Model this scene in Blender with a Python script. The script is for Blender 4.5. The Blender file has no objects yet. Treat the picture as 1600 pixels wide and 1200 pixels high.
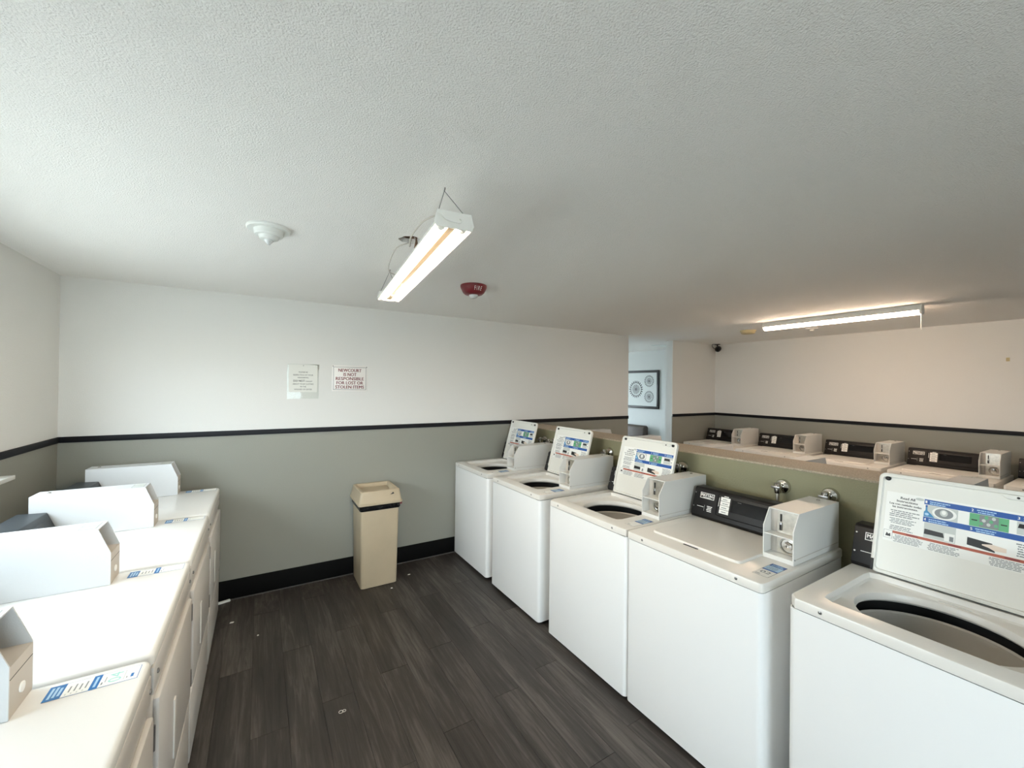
import bpy, bmesh, math, random
from mathutils import Vector, Matrix
random.seed(7)
C = bpy.context.scene.collection
S = bpy.context.scene

# ---------------------------------------------------------------- camera
CAM_H = 1.6829
def make_camera():
    yaw, pitch, roll = [math.radians(a) for a in (31.4557, 0.4004, 0.6836)]
    f = Vector((math.sin(yaw)*math.cos(pitch), math.cos(yaw)*math.cos(pitch), math.sin(pitch)))
    r = Vector((math.cos(yaw), -math.sin(yaw), 0)); u = r.cross(f)
    r2 = r*math.cos(roll) + u*math.sin(roll); u2 = u*math.cos(roll) - r*math.sin(roll)
    cd = bpy.data.cameras.new('camera'); cd.sensor_width = 36; cd.sensor_fit = 'HORIZONTAL'
    cd.lens = 641.9/1600*36; cd.clip_start = 0.02; cd.clip_end = 200
    co = bpy.data.objects.new('camera', cd); C.objects.link(co)
    m = Matrix((r2, u2, -f)).transposed().to_4x4(); m.translation = Vector((0, 0, CAM_H))
    co.matrix_world = m; S.camera = co
make_camera()

# ---------------------------------------------------------------- world, portals, exposure
W = bpy.data.worlds.new('World'); S.world = W; W.use_nodes = True
bg = W.node_tree.nodes['Background']
bg.inputs['Color'].default_value = (0.80, 0.92, 1.0, 1); bg.inputs['Strength'].default_value = 11.0
S.view_settings.view_transform = 'Standard'; S.view_settings.look = 'None'
S.view_settings.exposure = 0.55; S.view_settings.gamma = 1.0; S.view_settings.use_curve_mapping = False
S.cycles.max_bounces = 12; S.cycles.diffuse_bounces = 9; S.cycles.use_denoising = True
S.cycles.sample_clamp_indirect = 6.0
def portal(name, loc, rot, sx, sy):
    l = bpy.data.lights.new(name, 'AREA'); l.shape = 'RECTANGLE'; l.size = sx; l.size_y = sy
    l.cycles.is_portal = True
    o = bpy.data.objects.new(name, l); C.objects.link(o); o.location = loc; o.rotation_euler = rot
    return o

# room numbers (metres); X to the right across the machine rows, Y along the rows to the back wall
XL, XR, YB, YF, ZC = -1.139, 6.149, 3.877, -2.2, 2.385
XE, XS = 4.196, 5.108           # doorway in the back wall
YH, XHL = 7.2, 2.6              # hall beyond the doorway
PX0, PX1, PZ = 2.50, 2.80, 1.258
Z_TR0, Z_TR1 = 1.277, 1.316
WIN = dict(y0=0.95, y1=3.08, z0=1.19, z1=1.9)      # window over the dryers
WIN_FILL = dict(x0=-0.9, x1=0.8, z0=0.4, z1=2.15)     # unseen window behind the camera, added and sized for fill light
WIN3 = dict(x0=3.3, x1=5.5, z0=0.7, z1=2.1)        # window of the hall
portal('window_portal_1', (XL-0.02, (WIN['y0']+WIN['y1'])/2, (WIN['z0']+WIN['z1'])/2), (0, -math.pi/2, 0), WIN['z1']-WIN['z0'], WIN['y1']-WIN['y0'])
portal('window_portal_fill', ((WIN_FILL['x0']+WIN_FILL['x1'])/2, YF-0.02, (WIN_FILL['z0']+WIN_FILL['z1'])/2), (math.pi/2, 0, 0), WIN_FILL['x1']-WIN_FILL['x0'], WIN_FILL['z1']-WIN_FILL['z0'])
portal('window_portal_3', ((WIN3['x0']+WIN3['x1'])/2, YH+0.02, (WIN3['z0']+WIN3['z1'])/2), (-math.pi/2, 0, 0), WIN3['x1']-WIN3['x0'], WIN3['z1']-WIN3['z0'])
TUBE_STRENGTH = 50.0

# ---------------------------------------------------------------- materials
def srgb(r, g, b):
    def c(v):
        v /= 255.0
        return v/12.92 if v <= 0.04045 else ((v+0.055)/1.055)**2.4
    return (c(r), c(g), c(b), 1)
def mat(name, col, rough=0.5, metal=0.0, bump=None, var=None, emit=None, spec=0.5, coat=0.0):
    """bump=(scale, distance, detail); var=(scale, amount) mottles the colour"""
    m = bpy.data.materials.new(name); m.use_nodes = True
    nt = m.node_tree; p = nt.nodes['Principled BSDF']
    p.inputs['Base Color'].default_value = col; p.inputs['Roughness'].default_value = rough
    p.inputs['Metallic'].default_value = metal; p.inputs['Specular IOR Level'].default_value = spec
    p.inputs['Coat Weight'].default_value = coat
    if emit:
        p.inputs['Emission Color'].default_value = emit[0]; p.inputs['Emission Strength'].default_value = emit[1]
    tc = nt.nodes.new('ShaderNodeTexCoord')
    if bump:
        n = nt.nodes.new('ShaderNodeTexNoise'); n.inputs['Scale'].default_value = bump[0]; n.inputs['Detail'].default_value = bump[2]
        b = nt.nodes.new('ShaderNodeBump'); b.inputs['Distance'].default_value = bump[1]; b.inputs['Strength'].default_value = 1.0
        nt.links.new(tc.outputs['Object'], n.inputs['Vector']); nt.links.new(n.outputs['Fac'], b.inputs['Height'])
        nt.links.new(b.outputs['Normal'], p.inputs['Normal'])
    if var:
        n = nt.nodes.new('ShaderNodeTexNoise'); n.inputs['Scale'].default_value = var[0]; n.inputs['Detail'].default_value = 4
        r = nt.nodes.new('ShaderNodeValToRGB')
        a = var[1]
        r.color_ramp.elements[0].position = 0.3; r.color_ramp.elements[1].position = 0.7
        r.color_ramp.elements[0].color = tuple(c*(1-a) for c in col[:3])+(1,)
        r.color_ramp.elements[1].color = tuple(min(1, c*(1+a)) for c in col[:3])+(1,)
        nt.links.new(tc.outputs['Object'], n.inputs['Vector']); nt.links.new(n.outputs['Fac'], r.inputs['Fac'])
        nt.links.new(r.outputs['Color'], p.inputs['Base Color'])
    return m
M = {}
M['ceiling'] = mat('ceiling_stipple', srgb(244, 242, 238), 0.9, bump=(210, 0.0036, 3), spec=0.2)
M['wall_white'] = mat('wall_white_paint', srgb(225, 224, 220), 0.75, bump=(220, 0.0009, 2), spec=0.25)
M['wall_greige'] = mat('wall_greige_paint', srgb(148, 148, 139), 0.6, bump=(220, 0.0009, 2), spec=0.35)
M['wall_olive'] = mat('divider_sage_paint', srgb(140, 137, 110), 0.6, bump=(120, 0.0018, 2), spec=0.35)
M['ledge'] = mat('ledge_speckled_tan', srgb(172, 158, 138), 0.7, bump=(160, 0.001, 3), var=(140, 0.28))
M['wall_blue'] = mat('wall_pale_blue_paint', srgb(210, 213, 212), 0.75, bump=(220, 0.0007, 2), spec=0.25)
M['trim'] = mat('black_trim_paint', srgb(20, 21, 26), 0.55, spec=0.25)
M['caulk'] = mat('caulk_grey', srgb(84, 82, 80), 0.7)
M['base'] = mat('black_vinyl_base', srgb(8, 8, 8), 0.7, spec=0.15)
M['sillwhite'] = mat('white_gloss_trim', srgb(232, 232, 228), 0.35)
M['white'] = mat('appliance_white_enamel', srgb(240, 240, 239), 0.28)
M['deck'] = mat('appliance_offwhite_deck', srgb(222, 219, 213), 0.3)
M['dryertop'] = mat('dryer_top_white_enamel', srgb(226, 226, 224), 0.25)
M['dbox'] = mat('dryer_coin_box_paint', srgb(204, 206, 207), 0.4, bump=(400, 0.0003, 1))
M['dryerfront'] = mat('dryer_front_enamel', srgb(202, 199, 195), 0.35)
M['box'] = mat('coin_box_paint', srgb(218, 217, 213), 0.4, bump=(400, 0.0003, 1))
M['cavity'] = mat('coin_box_inside', srgb(190, 183, 174), 0.6)
M['lid'] = mat('lid_offwhite', srgb(228, 227, 220), 0.35)
M['panel'] = mat('panel_charcoal_plastic', srgb(27, 25, 25), 0.45, spec=0.3)
M['panel2'] = mat('panel_slate_plastic', srgb(50, 56, 61), 0.45, spec=0.35)
M['screen'] = mat('display_window_black', srgb(12, 12, 16), 0.12)
M['black'] = mat('black_rubber', srgb(14, 14, 15), 0.5)
M['tub'] = mat('tub_grey_plastic', srgb(205, 200, 192), 0.4)
M['drum'] = mat('drum_dark_steel', srgb(86, 84, 82), 0.4, metal=0.4)
M['steel'] = mat('brushed_steel', srgb(196, 190, 178), 0.32, metal=0.9, var=(60, 0.12))
M['chrome'] = mat('chrome', srgb(205, 203, 198), 0.12, metal=1.0)
M['screw'] = mat('screw_steel', srgb(150, 148, 146), 0.3, metal=0.9)
M['pwhite'] = mat('print_white', srgb(238, 238, 234), 0.4)
M['pblue'] = mat('print_blue', srgb(30, 84, 158), 0.4)
M['pblue2'] = mat('print_bright_blue', srgb(24, 104, 172), 0.4)
M['plight'] = mat('print_pale_blue', srgb(170, 205, 232), 0.4)
M['pcyan'] = mat('print_cyan', srgb(64, 136, 184), 0.4)
M['pgreen'] = mat('print_green', srgb(96, 170, 122), 0.4)
M['pteal'] = mat('print_teal', srgb(160, 216, 208), 0.5)
M['pgrey'] = mat('print_grey', srgb(128, 132, 134), 0.4)
M['plgrey'] = mat('print_light_grey', srgb(196, 200, 196), 0.4)
M['pblack'] = mat('print_black', srgb(24, 24, 26), 0.4)
M['pred'] = mat('print_rust_red', srgb(176, 84, 58), 0.4)
M['pskin'] = mat('print_skin', srgb(226, 208, 192), 0.4)
M['maroon'] = mat('print_maroon', srgb(122, 44, 52), 0.5)
M['sign'] = mat('sign_white_plastic', srgb(238, 234, 230), 0.35)
M['fire'] = mat('alarm_red_plastic', srgb(112, 17, 27), 0.4)
M['strobe'] = mat('strobe_lens_clear', srgb(226, 228, 228), 0.08, metal=0.3)
M['plastic'] = mat('detector_white_plastic', srgb(226, 228, 224), 0.45)
M['yellowed'] = mat('detector_yellowed_plastic', srgb(196, 182, 140), 0.5)
M['fixture'] = mat('fixture_white_metal', srgb(236, 234, 228), 0.4)
M['spine'] = mat('ballast_cover_darkened', srgb(104, 92, 74), 0.6)  # colour darkened against the tubes' glare, so the cover renders as a cream channel
M['tube1'] = mat('lit_tube_warm', (1, 1, 1, 1), 0.4, emit=((1.0, 0.82, 0.60, 1), TUBE_STRENGTH))
M['tube2'] = mat('lit_tube_neutral', (1, 1, 1, 1), 0.4, emit=((1.0, 0.74, 0.54, 1), TUBE_STRENGTH))
M['wire'] = mat('wire_grey', srgb(110, 110, 108), 0.5)
M['cord'] = mat('cord_pale_grey', srgb(196, 190, 182), 0.5)
M['cavityrust'] = mat('ceiling_hole_rust', srgb(120, 92, 72), 0.8, var=(60, 0.5))
M['beige'] = mat('bin_beige_plastic', srgb(184, 168, 142), 0.5, var=(5, 0.05))
M['bag'] = mat('bin_liner_black', srgb(14, 14, 15), 0.25, bump=(40, 0.006, 3))
M['brown'] = mat('chair_brown_vinyl', srgb(74, 62, 54), 0.5, var=(12, 0.1))
M['woodleg'] = mat('chair_leg_dark_wood', srgb(48, 36, 28), 0.5)
M['frame'] = mat('picture_frame_black', srgb(14, 14, 15), 0.4)
M['paper'] = mat('picture_paper_grey', srgb(206, 212, 210), 0.6)
M['debris'] = mat('paper_scrap_white', srgb(225, 222, 215), 0.7)
def glass_mat(name, tint, gloss):
    m = bpy.data.materials.new(name); m.use_nodes = True; nt = m.node_tree; nt.nodes.clear()
    o = nt.nodes.new('ShaderNodeOutputMaterial'); mix = nt.nodes.new('ShaderNodeMixShader'); mix.inputs[0].default_value = gloss
    t = nt.nodes.new('ShaderNodeBsdfTransparent'); t.inputs[0].default_value = tint
    g = nt.nodes.new('ShaderNodeBsdfGlossy'); g.inputs['Roughness'].default_value = 0.03
    nt.links.new(t.outputs[0], mix.inputs[1]); nt.links.new(g.outputs[0], mix.inputs[2]); nt.links.new(mix.outputs[0], o.inputs[0])
    return m
M['glass'] = glass_mat('window_glass', (0.97, 0.98, 0.98, 1), 0.05)
M['film'] = glass_mat('clear_plastic_film', (0.96, 0.97, 0.96, 1), 0.02)
M['sheet'] = mat('notice_sheet_paper', srgb(226, 226, 219), 0.6)
def plank_mat():
    m = bpy.data.materials.new('floor_dark_vinyl_plank'); m.use_nodes = True; nt = m.node_tree; L = nt.links.new
    p = nt.nodes['Principled BSDF']; p.inputs['Roughness'].default_value = 0.42; p.inputs['Specular IOR Level'].default_value = 0.35
    tc = nt.nodes.new('ShaderNodeTexCoord'); oi = nt.nodes.new('ShaderNodeObjectInfo')
    add = nt.nodes.new('ShaderNodeVectorMath'); add.operation = 'ADD'
    mul = nt.nodes.new('ShaderNodeVectorMath'); mul.operation = 'SCALE'; mul.inputs[0].default_value = (31, 17, 9)
    L(oi.outputs['Random'], mul.inputs['Scale']); L(tc.outputs['Object'], add.inputs[0]); L(mul.outputs[0], add.inputs[1])
    mp = nt.nodes.new('ShaderNodeMapping'); mp.inputs['Scale'].default_value = (48, 2.6, 1); L(add.outputs[0], mp.inputs['Vector'])
    n = nt.nodes.new('ShaderNodeTexNoise'); n.inputs['Scale'].default_value = 1.0; n.inputs['Detail'].default_value = 9; n.inputs['Roughness'].default_value = 0.66; n.inputs['Distortion'].default_value = 0.8
    L(mp.outputs[0], n.inputs['Vector'])
    mp2 = nt.nodes.new('ShaderNodeMapping'); mp2.inputs['Scale'].default_value = (9, 1.3, 1); L(add.outputs[0], mp2.inputs['Vector'])
    n2 = nt.nodes.new('ShaderNodeTexNoise'); n2.inputs['Scale'].default_value = 0.8; n2.inputs['Detail'].default_value = 5; L(mp2.outputs[0], n2.inputs['Vector'])
    mx = nt.nodes.new('ShaderNodeMath'); mx.operation = 'MULTIPLY_ADD'; mx.inputs[1].default_value = 0.55
    h = nt.nodes.new('ShaderNodeMath'); h.operation = 'MULTIPLY'; h.inputs[1].default_value = 0.45; L(n2.outputs['Fac'], h.inputs[0])
    L(n.outputs['Fac'], mx.inputs[0]); L(h.outputs[0], mx.inputs[2])
    sh = nt.nodes.new('ShaderNodeMath'); sh.operation = 'MULTIPLY_ADD'; sh.inputs[1].default_value = 0.06; sh.inputs[2].default_value = -0.03; L(oi.outputs['Random'], sh.inputs[0])
    tot = nt.nodes.new('ShaderNodeMath'); tot.operation = 'ADD'; L(mx.outputs[0], tot.inputs[0]); L(sh.outputs[0], tot.inputs[1])
    r = nt.nodes.new('ShaderNodeValToRGB'); e = r.color_ramp.elements
    e[0].position = 0.30; e[0].color = srgb(31, 28, 26); e[1].position = 0.72; e[1].color = srgb(104, 98, 93)
    k = r.color_ramp.elements.new(0.5); k.color = srgb(59, 54, 51)
    L(tot.outputs[0], r.inputs['Fac']); L(r.outputs['Color'], p.inputs['Base Color'])
    b = nt.nodes.new('ShaderNodeBump'); b.inputs['Distance'].default_value = 0.0006; L(n.outputs['Fac'], b.inputs['Height']); L(b.outputs['Normal'], p.inputs['Normal'])
    return m
M['plank'] = plank_mat()
M['ground'] = mat('outdoor_paving', srgb(186, 183, 177), 0.9, var=(0.5, 0.06))
M['subfloor'] = mat('floor_joint_dark', srgb(24, 22, 21), 0.8)

# ---------------------------------------------------------------- geometry helpers
class G:
    """collects shapes with per-face materials; build() links them as ONE mesh object"""
    def __init__(self): self.v = []; self.f = []; self.m = []
    def add(self, vs, fs, m='white', X=None):
        o = len(self.v)
        for p in vs:
            p = Vector(p); self.v.append(X @ p if X else p)
        for f in fs: self.f.append([i+o for i in f]); self.m.append(m)
        return self
    def bm(self, b, m, X=None):
        b.verts.index_update()
        self.add([v.co.copy() for v in b.verts], [[v.index for v in f.verts] for f in b.faces], m, X); b.free(); return self
    def box(self, x0, x1, y0, y1, z0, z1, m='white', bev=0, seg=2, X=None):
        b = bmesh.new(); bmesh.ops.create_cube(b, size=1)
        for v in b.verts: v.co = Vector(((x0+x1)/2+v.co.x*(x1-x0), (y0+y1)/2+v.co.y*(y1-y0), (z0+z1)/2+v.co.z*(z1-z0)))
        if bev: bmesh.ops.bevel(b, geom=b.edges[:], offset=bev, segments=seg, affect='EDGES', profile=0.5)
        return self.bm(b, m, X)
    def prism(self, pts, a0, a1, axis='y', m='white', bev=0, X=None):
        """pts 2-D: axis y -> (x,z); x -> (y,z); z -> (x,y)"""
        mk = {'y': lambda p, a: (p[0], a, p[1]), 'x': lambda p, a: (a, p[0], p[1]), 'z': lambda p, a: (p[0], p[1], a)}[axis]
        b = bmesh.new(); n = len(pts)
        lo = [b.verts.new(mk(p, a0)) for p in pts]; hi = [b.verts.new(mk(p, a1)) for p in pts]
        b.faces.new(lo); b.faces.new(hi[::-1])
        for i in range(n): b.faces.new((lo[i], hi[i], hi[(i+1) % n], lo[(i+1) % n]))
        bmesh.ops.recalc_face_normals(b, faces=b.faces[:])
        if bev: bmesh.ops.bevel(b, geom=b.edges[:], offset=bev, segments=2, affect='EDGES', profile=0.5)
        return self.bm(b, m, X)
    def lathe(self, prof, c=(0, 0, 0), axis='z', m='white', n=24, X=None, caps=True):
        """prof: (r, h) list along axis"""
        vs = []; fs = []
        for r, h in prof:
            for i in range(n):
                a = 2*math.pi*i/n; p = (r*math.cos(a), r*math.sin(a), h)
                if axis == 'x': p = (p[2], p[0], p[1])
                elif axis == 'y': p = (p[1], p[2], p[0])
                vs.append((c[0]+p[0], c[1]+p[1], c[2]+p[2]))
        for j in range(len(prof)-1):
            for i in range(n):
                k = (i+1) % n; fs.append((j*n+i, j*n+k, (j+1)*n+k, (j+1)*n+i))
        if caps and prof[0][0] > 1e-6: fs.append(tuple(range(n))[::-1])
        if caps and prof[-1][0] > 1e-6: fs.append(tuple(range((len(prof)-1)*n, len(prof)*n)))
        return self.add(vs, fs, m, X)
    def tube(self, pts, r, m='wire', n=8, X=None, soft=0):
        pts = [Vector(p) for p in pts]; vs = []; fs = []
        if soft:        # Catmull-Rom through the points
            q = [pts[0]]+pts+[pts[-1]]; out = []
            for i in range(1, len(q)-2):
                for k in range(soft):
                    t = k/soft; a, b, c, d = q[i-1], q[i], q[i+1], q[i+2]
                    out.append(0.5*((2*b)+(c-a)*t+(2*a-5*b+4*c-d)*t*t+(3*b-a-3*c+d)*t*t*t))
            pts = out+[pts[-1]]
        up = Vector((0.31, 0.17, 0.94))
        for i, p in enumerate(pts):
            d = (pts[min(i+1, len(pts)-1)]-pts[max(i-1, 0)]).normalized()
            a = d.cross(up)
            if a.length < 1e-3: a = d.cross(Vector((1, 0, 0)))
            a.normalize(); b = d.cross(a)
            for k in range(n):
                t = 2*math.pi*k/n; vs.append(p+a*r*math.cos(t)+b*r*math.sin(t))
        for i in range(len(pts)-1):
            for k in range(n):
                q = (k+1) % n; fs.append((i*n+k, i*n+q, (i+1)*n+q, (i+1)*n+k))
        fs.append(tuple(range(n))[::-1]); fs.append(tuple(range((len(pts)-1)*n, len(pts)*n)))
        return self.add(vs, fs, m, X)
    def build(self, name, parent=None, loc=(0, 0, 0), smooth=35):
        me = bpy.data.meshes.new(name); me.from_pydata([tuple(v) for v in self.v], [], self.f)
        names = []
        for k in self.m:
            if k not in names: names.append(k)
        for k in names: me.materials.append(M[k])
        for p, k in zip(me.polygons, self.m): p.material_index = names.index(k)
        b = bmesh.new(); b.from_mesh(me); bmesh.ops.recalc_face_normals(b, faces=b.faces[:]); b.to_mesh(me); b.free()
        if smooth:
            me.polygons.foreach_set('use_smooth', [True]*len(me.polygons)); me.set_sharp_from_angle(angle=math.radians(smooth))
        o = bpy.data.objects.new(name, me); C.objects.link(o); o.location = loc
        if parent: o.parent = parent
        return o
def rrect(x0, x1, y0, y1, r, n=4):
    out = []
    for cx, cy, a in ((x1-r, y1-r, 0), (x0+r, y1-r, 90), (x0+r, y0+r, 180), (x1-r, y0+r, 270)):
        for i in range(n+1):
            t = math.radians(a+90*i/n); out.append((cx+r*math.cos(t), cy+r*math.sin(t)))
    return out
_tc = {}
def text_mesh(s):
    if s not in _tc:
        cu = bpy.data.curves.new('lettering', 'FONT'); cu.body = s; cu.size = 1; cu.resolution_u = 2
        ob = bpy.data.objects.new('lettering', cu); C.objects.link(ob)
        me = bpy.data.meshes.new_from_object(ob)
        vs = [v.co.copy() for v in me.vertices]; fs = [list(p.vertices) for p in me.polygons]
        bpy.data.objects.remove(ob); bpy.data.curves.remove(cu); bpy.data.meshes.remove(me)
        x0 = min(v.x for v in vs); x1 = max(v.x for v in vs); y0 = min(v.y for v in vs); y1 = max(v.y for v in vs)
        _tc[s] = ([Vector(((v.x-x0)/(x1-x0), (v.y-y0)/(y1-y0), 0)) for v in vs], fs)
    return _tc[s]
class Print:
    """flat print laid out in (u right, v up); layer = tiny lift above the surface"""
    def __init__(self): self.g = G(); self.lift = 0.0003
    def poly(self, pts, m, k=1): self.g.add([(p[0], p[1], self.lift*k) for p in pts], [list(range(len(pts)))], m)
    def rect(self, u0, u1, v0, v1, m, k=1): self.poly([(u0, v0), (u1, v0), (u1, v1), (u0, v1)], m, k)
    def ell(self, cu, cv, ru, rv, m, k=1, n=24): self.poly([(cu+ru*math.cos(2*math.pi*i/n), cv+rv*math.sin(2*math.pi*i/n)) for i in range(n)], m, k)
    def text(self, s, u0, u1, v0, v1, m, k=2, bold=0):
        vs, fs = text_mesh(s)
        for du in ([0] if not bold else [-bold, 0, bold]):
            self.g.add([(u0+du+v.x*(u1-u0), v0+v.y*(v1-v0), self.lift*k) for v in vs], fs, m); k += 0.15
    def lines(self, u0, u1, v0, v1, n, m, k=2, seed=0, fill=0.5):
        rnd = random.Random(seed); h = (v1-v0)/n
        for i in range(n):
            a = u0+rnd.random()*0.08*(u1-u0); b = u1-rnd.random()*0.25*(u1-u0); v = v0+i*h
            x = a
            while x < b-1e-5:
                w = min(b-x, (u1-u0)*(0.05+0.16*rnd.random())); self.rect(x, x+w, v, v+h*fill, m, k); x += w+(u1-u0)*0.02
    def build(self, name, X, parent):
        g = G()
        g.f = self.g.f; g.m = self.g.m; g.v = [X @ v for v in self.g.v]
        me_o = g.build(name, parent, smooth=0)
        return me_o
def basis(o, u, v):
    u = Vector(u).normalized(); v = Vector(v).normalized(); w = u.cross(v)
    m = Matrix((u, v, w)).transposed().to_4x4(); m.translation = Vector(o); return m
def empty(name, loc=(0, 0, 0), rz=0):
    o = bpy.data.objects.new(name, None); C.objects.link(o); o.location = loc; o.rotation_euler = (0, 0, rz); o.empty_display_size = 0.1
    return o
def tag(o, label=None, cat=None, group=None, kind=None):
    if label: o['label'] = label
    if cat: o['category'] = cat
    if group: o['group'] = group
    if kind: o['kind'] = kind
    return o
def children(o): return [c for c in bpy.data.objects if c.parent == o]
def copy_tree(o, parent=None):
    c = o.copy(); C.objects.link(c)
    if parent: c.parent = parent
    for ch in children(o): copy_tree(ch, c)
    return c
def struct(o, label=None):
    o['kind'] = 'structure'
    if label: o['label'] = label
    return o

# ---------------------------------------------------------------- the setting
T = 0.12
g = G(); g.box(-40, 40, -40, 40, -0.30, -0.16, 'ground'); struct(g.build('ground', smooth=0), 'paved ground outside the windows')
g = G(); g.box(XL-T, XR+T, YF-T, YH+T, -0.12, -0.004, 'subfloor'); floor = struct(g.build('floor'), 'dark grey-brown wood-look plank floor')
PW, PL = 0.16, 1.22
pm = G(); pm.box(-PW/2+0.0006, PW/2-0.0006, -PL/2+0.0006, PL/2-0.0006, -0.006, 0.0, 'plank', bev=0.0006, seg=1)
plank0 = pm.build('plank', floor, smooth=0); first = True
XP0, XP1 = XL, 2.46
nx = int(math.ceil((XP1-XP0)/PW))
for i in range(nx):
    off = (i*0.47) % 1.0
    y = YB-0.004-off*PL-PL/2+PL
    while y > -2.2-PL/2:
        y1 = min(y+PL/2, YB-0.002); y0 = max(y-PL/2, -2.2)
        if y1-y0 > 0.05:
            o = plank0 if first else plank0.copy()
            if not first: C.objects.link(o)
            first = False; o.location = (XP0+PW/2+i*PW, (y0+y1)/2, 0.0); o.scale = (1, (y1-y0)/PL, 1)
        y -= PL
g = G(); g.box(2.46, XR, YF, YB, -0.006, -0.0005, 'plank'); g.box(XHL, XR, YB, YH, -0.006, -0.0005, 'plank')
tag(g.build('plank_field', floor, smooth=0), 'dark plank flooring beyond the divider', kind='stuff')

# ceiling with the open junction hole near the hanging light
HX, HY, HR = 0.606, 1.945, 0.052
g = G(); Q = 0.12
for a in ((XL-T, HX-Q, YF-T, YH+T), (HX+Q, XR+T, YF-T, YH+T), (HX-Q, HX+Q, YF-T, HY-Q), (HX-Q, HX+Q, HY+Q, YH+T)): g.box(a[0], a[1], a[2], a[3], ZC, ZC+0.1, 'ceiling')
n = 32; vs = []; fs = []
for i in range(n):
    a = 2*math.pi*i/n; c_, s_ = math.cos(a), math.sin(a); k = Q/max(abs(c_), abs(s_))
    wob = HR*(1+0.06*math.sin(3*a)+0.05*math.sin(7*a))
    vs += [(HX+c_*k, HY+s_*k, ZC), (HX+c_*wob, HY+s_*wob, ZC), (HX+c_*wob, HY+s_*wob, ZC+0.1)]
for i in range(n):
    j = (i+1) % n; fs += [(3*i, 3*j, 3*j+1, 3*i+1), (3*i+1, 3*j+1, 3*j+2, 3*i+2)]
g.add(vs, fs, 'ceiling'); g.box(HX-Q, HX+Q, HY-Q, HY+Q, ZC+0.1, ZC+0.12, 'ceiling')
struct(g.build('ceiling', smooth=0), 'white stippled ceiling')

def two_tone(g, x0, x1, y0, y1, lo='wall_greige', hi='wall_white', z0=0.0, z1=ZC, split=1.29):
    if z0 < split: g.box(x0, x1, y0, y1, z0, min(split, z1), lo)
    if z1 > split: g.box(x0, x1, y0, y1, max(split, z0), z1, hi)
g = G(); two_tone(g, XL-T, XE, YB, YB+T-0.02); g.box(XL-T, XE, YB+T-0.02, YB+T, 0, ZC, 'wall_blue')
struct(g.build('wall_back', smooth=0), 'back wall, white above and grey-green below the black rail')
g = G(); two_tone(g, XS, XR, YB, YB+0.01); g.box(XS, XR, YB+0.01, YB+T, 0, ZC, 'wall_blue')
struct(g.build('wall_back_stub', smooth=0), 'short wall beside the doorway under the camera')
g = G()
two_tone(g, XL-T, XL, WIN['y1'], YB); two_tone(g, XL-T, XL, YF, WIN['y0'])
two_tone(g, XL-T, XL, WIN['y0'], WIN['y1'], z1=WIN['z0']); g.box(XL-T, XL, WIN['y0'], WIN['y1'], WIN['z1'], ZC, 'wall_white')
struct(g.build('wall_left', smooth=0), 'left wall behind the dryers')
g = G(); two_tone(g, XR, XR+T, YF-T, YB+0.06); g.box(XR, XR+T, YB+0.06, YH+T, 0, ZC, 'wall_blue')
struct(g.build('wall_right', smooth=0), 'right wall behind the far washers')
g = G()
two_tone(g, XL-T, WIN_FILL['x0'], YF-T, YF); two_tone(g, WIN_FILL['x1'], XR, YF-T, YF)
two_tone(g, WIN_FILL['x0'], WIN_FILL['x1'], YF-T, YF, z1=WIN_FILL['z0']); g.box(WIN_FILL['x0'], WIN_FILL['x1'], YF-T, YF, WIN_FILL['z1'], ZC, 'wall_white')
struct(g.build('wall_front', smooth=0), 'wall opposite the back wall')
g = G()
g.box(XHL-T, XHL, YB+T, YH+T, 0, ZC, 'wall_blue'); struct(g.build('wall_hall_left', smooth=0), 'pale blue side wall of the hall')
g = G()
g.box(XHL, WIN3['x0'], YH, YH+T, 0, ZC, 'wall_blue'); g.box(WIN3['x1'], XR, YH, YH+T, 0, ZC, 'wall_blue')
g.box(WIN3['x0'], WIN3['x1'], YH, YH+T, 0, WIN3['z0'], 'wall_blue'); g.box(WIN3['x0'], WIN3['x1'], YH, YH+T, WIN3['z1'], ZC, 'wall_blue')
struct(g.build('wall_hall_back', smooth=0), 'pale blue end wall of the hall')
g = G(); g.box(PX0, PX1, -1.0, YB-0.002, 0, PZ-0.012, 'wall_olive')
wm = struct(g.build('wall_middle', smooth=0), 'olive half-height dividing wall between the washer rows')
g = G(); g.box(PX0-0.004, PX1+0.004, -1.004, YB-0.002, PZ-0.012, PZ, 'ledge', bev=0.003); tag(g.build('ledge', wm), 'speckled tan ledge top')

def window(name, axis, a0, a1, z0, z1, wall_in, wall_out, label, npane=2):
    """axis 'y': window in an X wall; 'x': in a Y wall"""
    def bx(g, p0, p1, d0, d1, zz0, zz1, m):
        if axis == 'y': g.box(d0, d1, p0, p1, zz0, zz1, m)
        else: g.box(p0, p1, d0, d1, zz0, zz1, m)
    mid = (wall_in+wall_out)/2; d0, d1 = sorted((mid-0.025, mid+0.025)); g = G(); t = 0.05
    bx(g, a0, a1, d0, d1, z0, z0+t, 'sillwhite'); bx(g, a0, a1, d0, d1, z1-t, z1, 'sillwhite')
    for i in range(npane+1):
        p = a0+(a1-a0-t)*i/npane; bx(g, p, p+t, d0, d1, z0+t, z1-t, 'sillwhite')
    w = struct(g.build(name, smooth=0), label)
    for i in range(npane):
        g = G(); p = a0+(a1-a0-t)*i/npane; bx(g, p+t, p+(a1-a0-t)/npane, mid-0.003, mid+0.003, z0+t, z1-t, 'glass'); g.build('pane', w, smooth=0)
    return w
w1 = window('window_1', 'y', WIN['y0'], WIN['y1'], WIN['z0'], WIN['z1'], XL, XL-T, 'white framed window above the dryers', 3)
g = G(); g.box(XL-0.04, XL+0.05, WIN['y0']-0.1, 3.195, 1.168, 1.19, 'sillwhite', bev=0.003); g.build('window_sill', w1)
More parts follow.
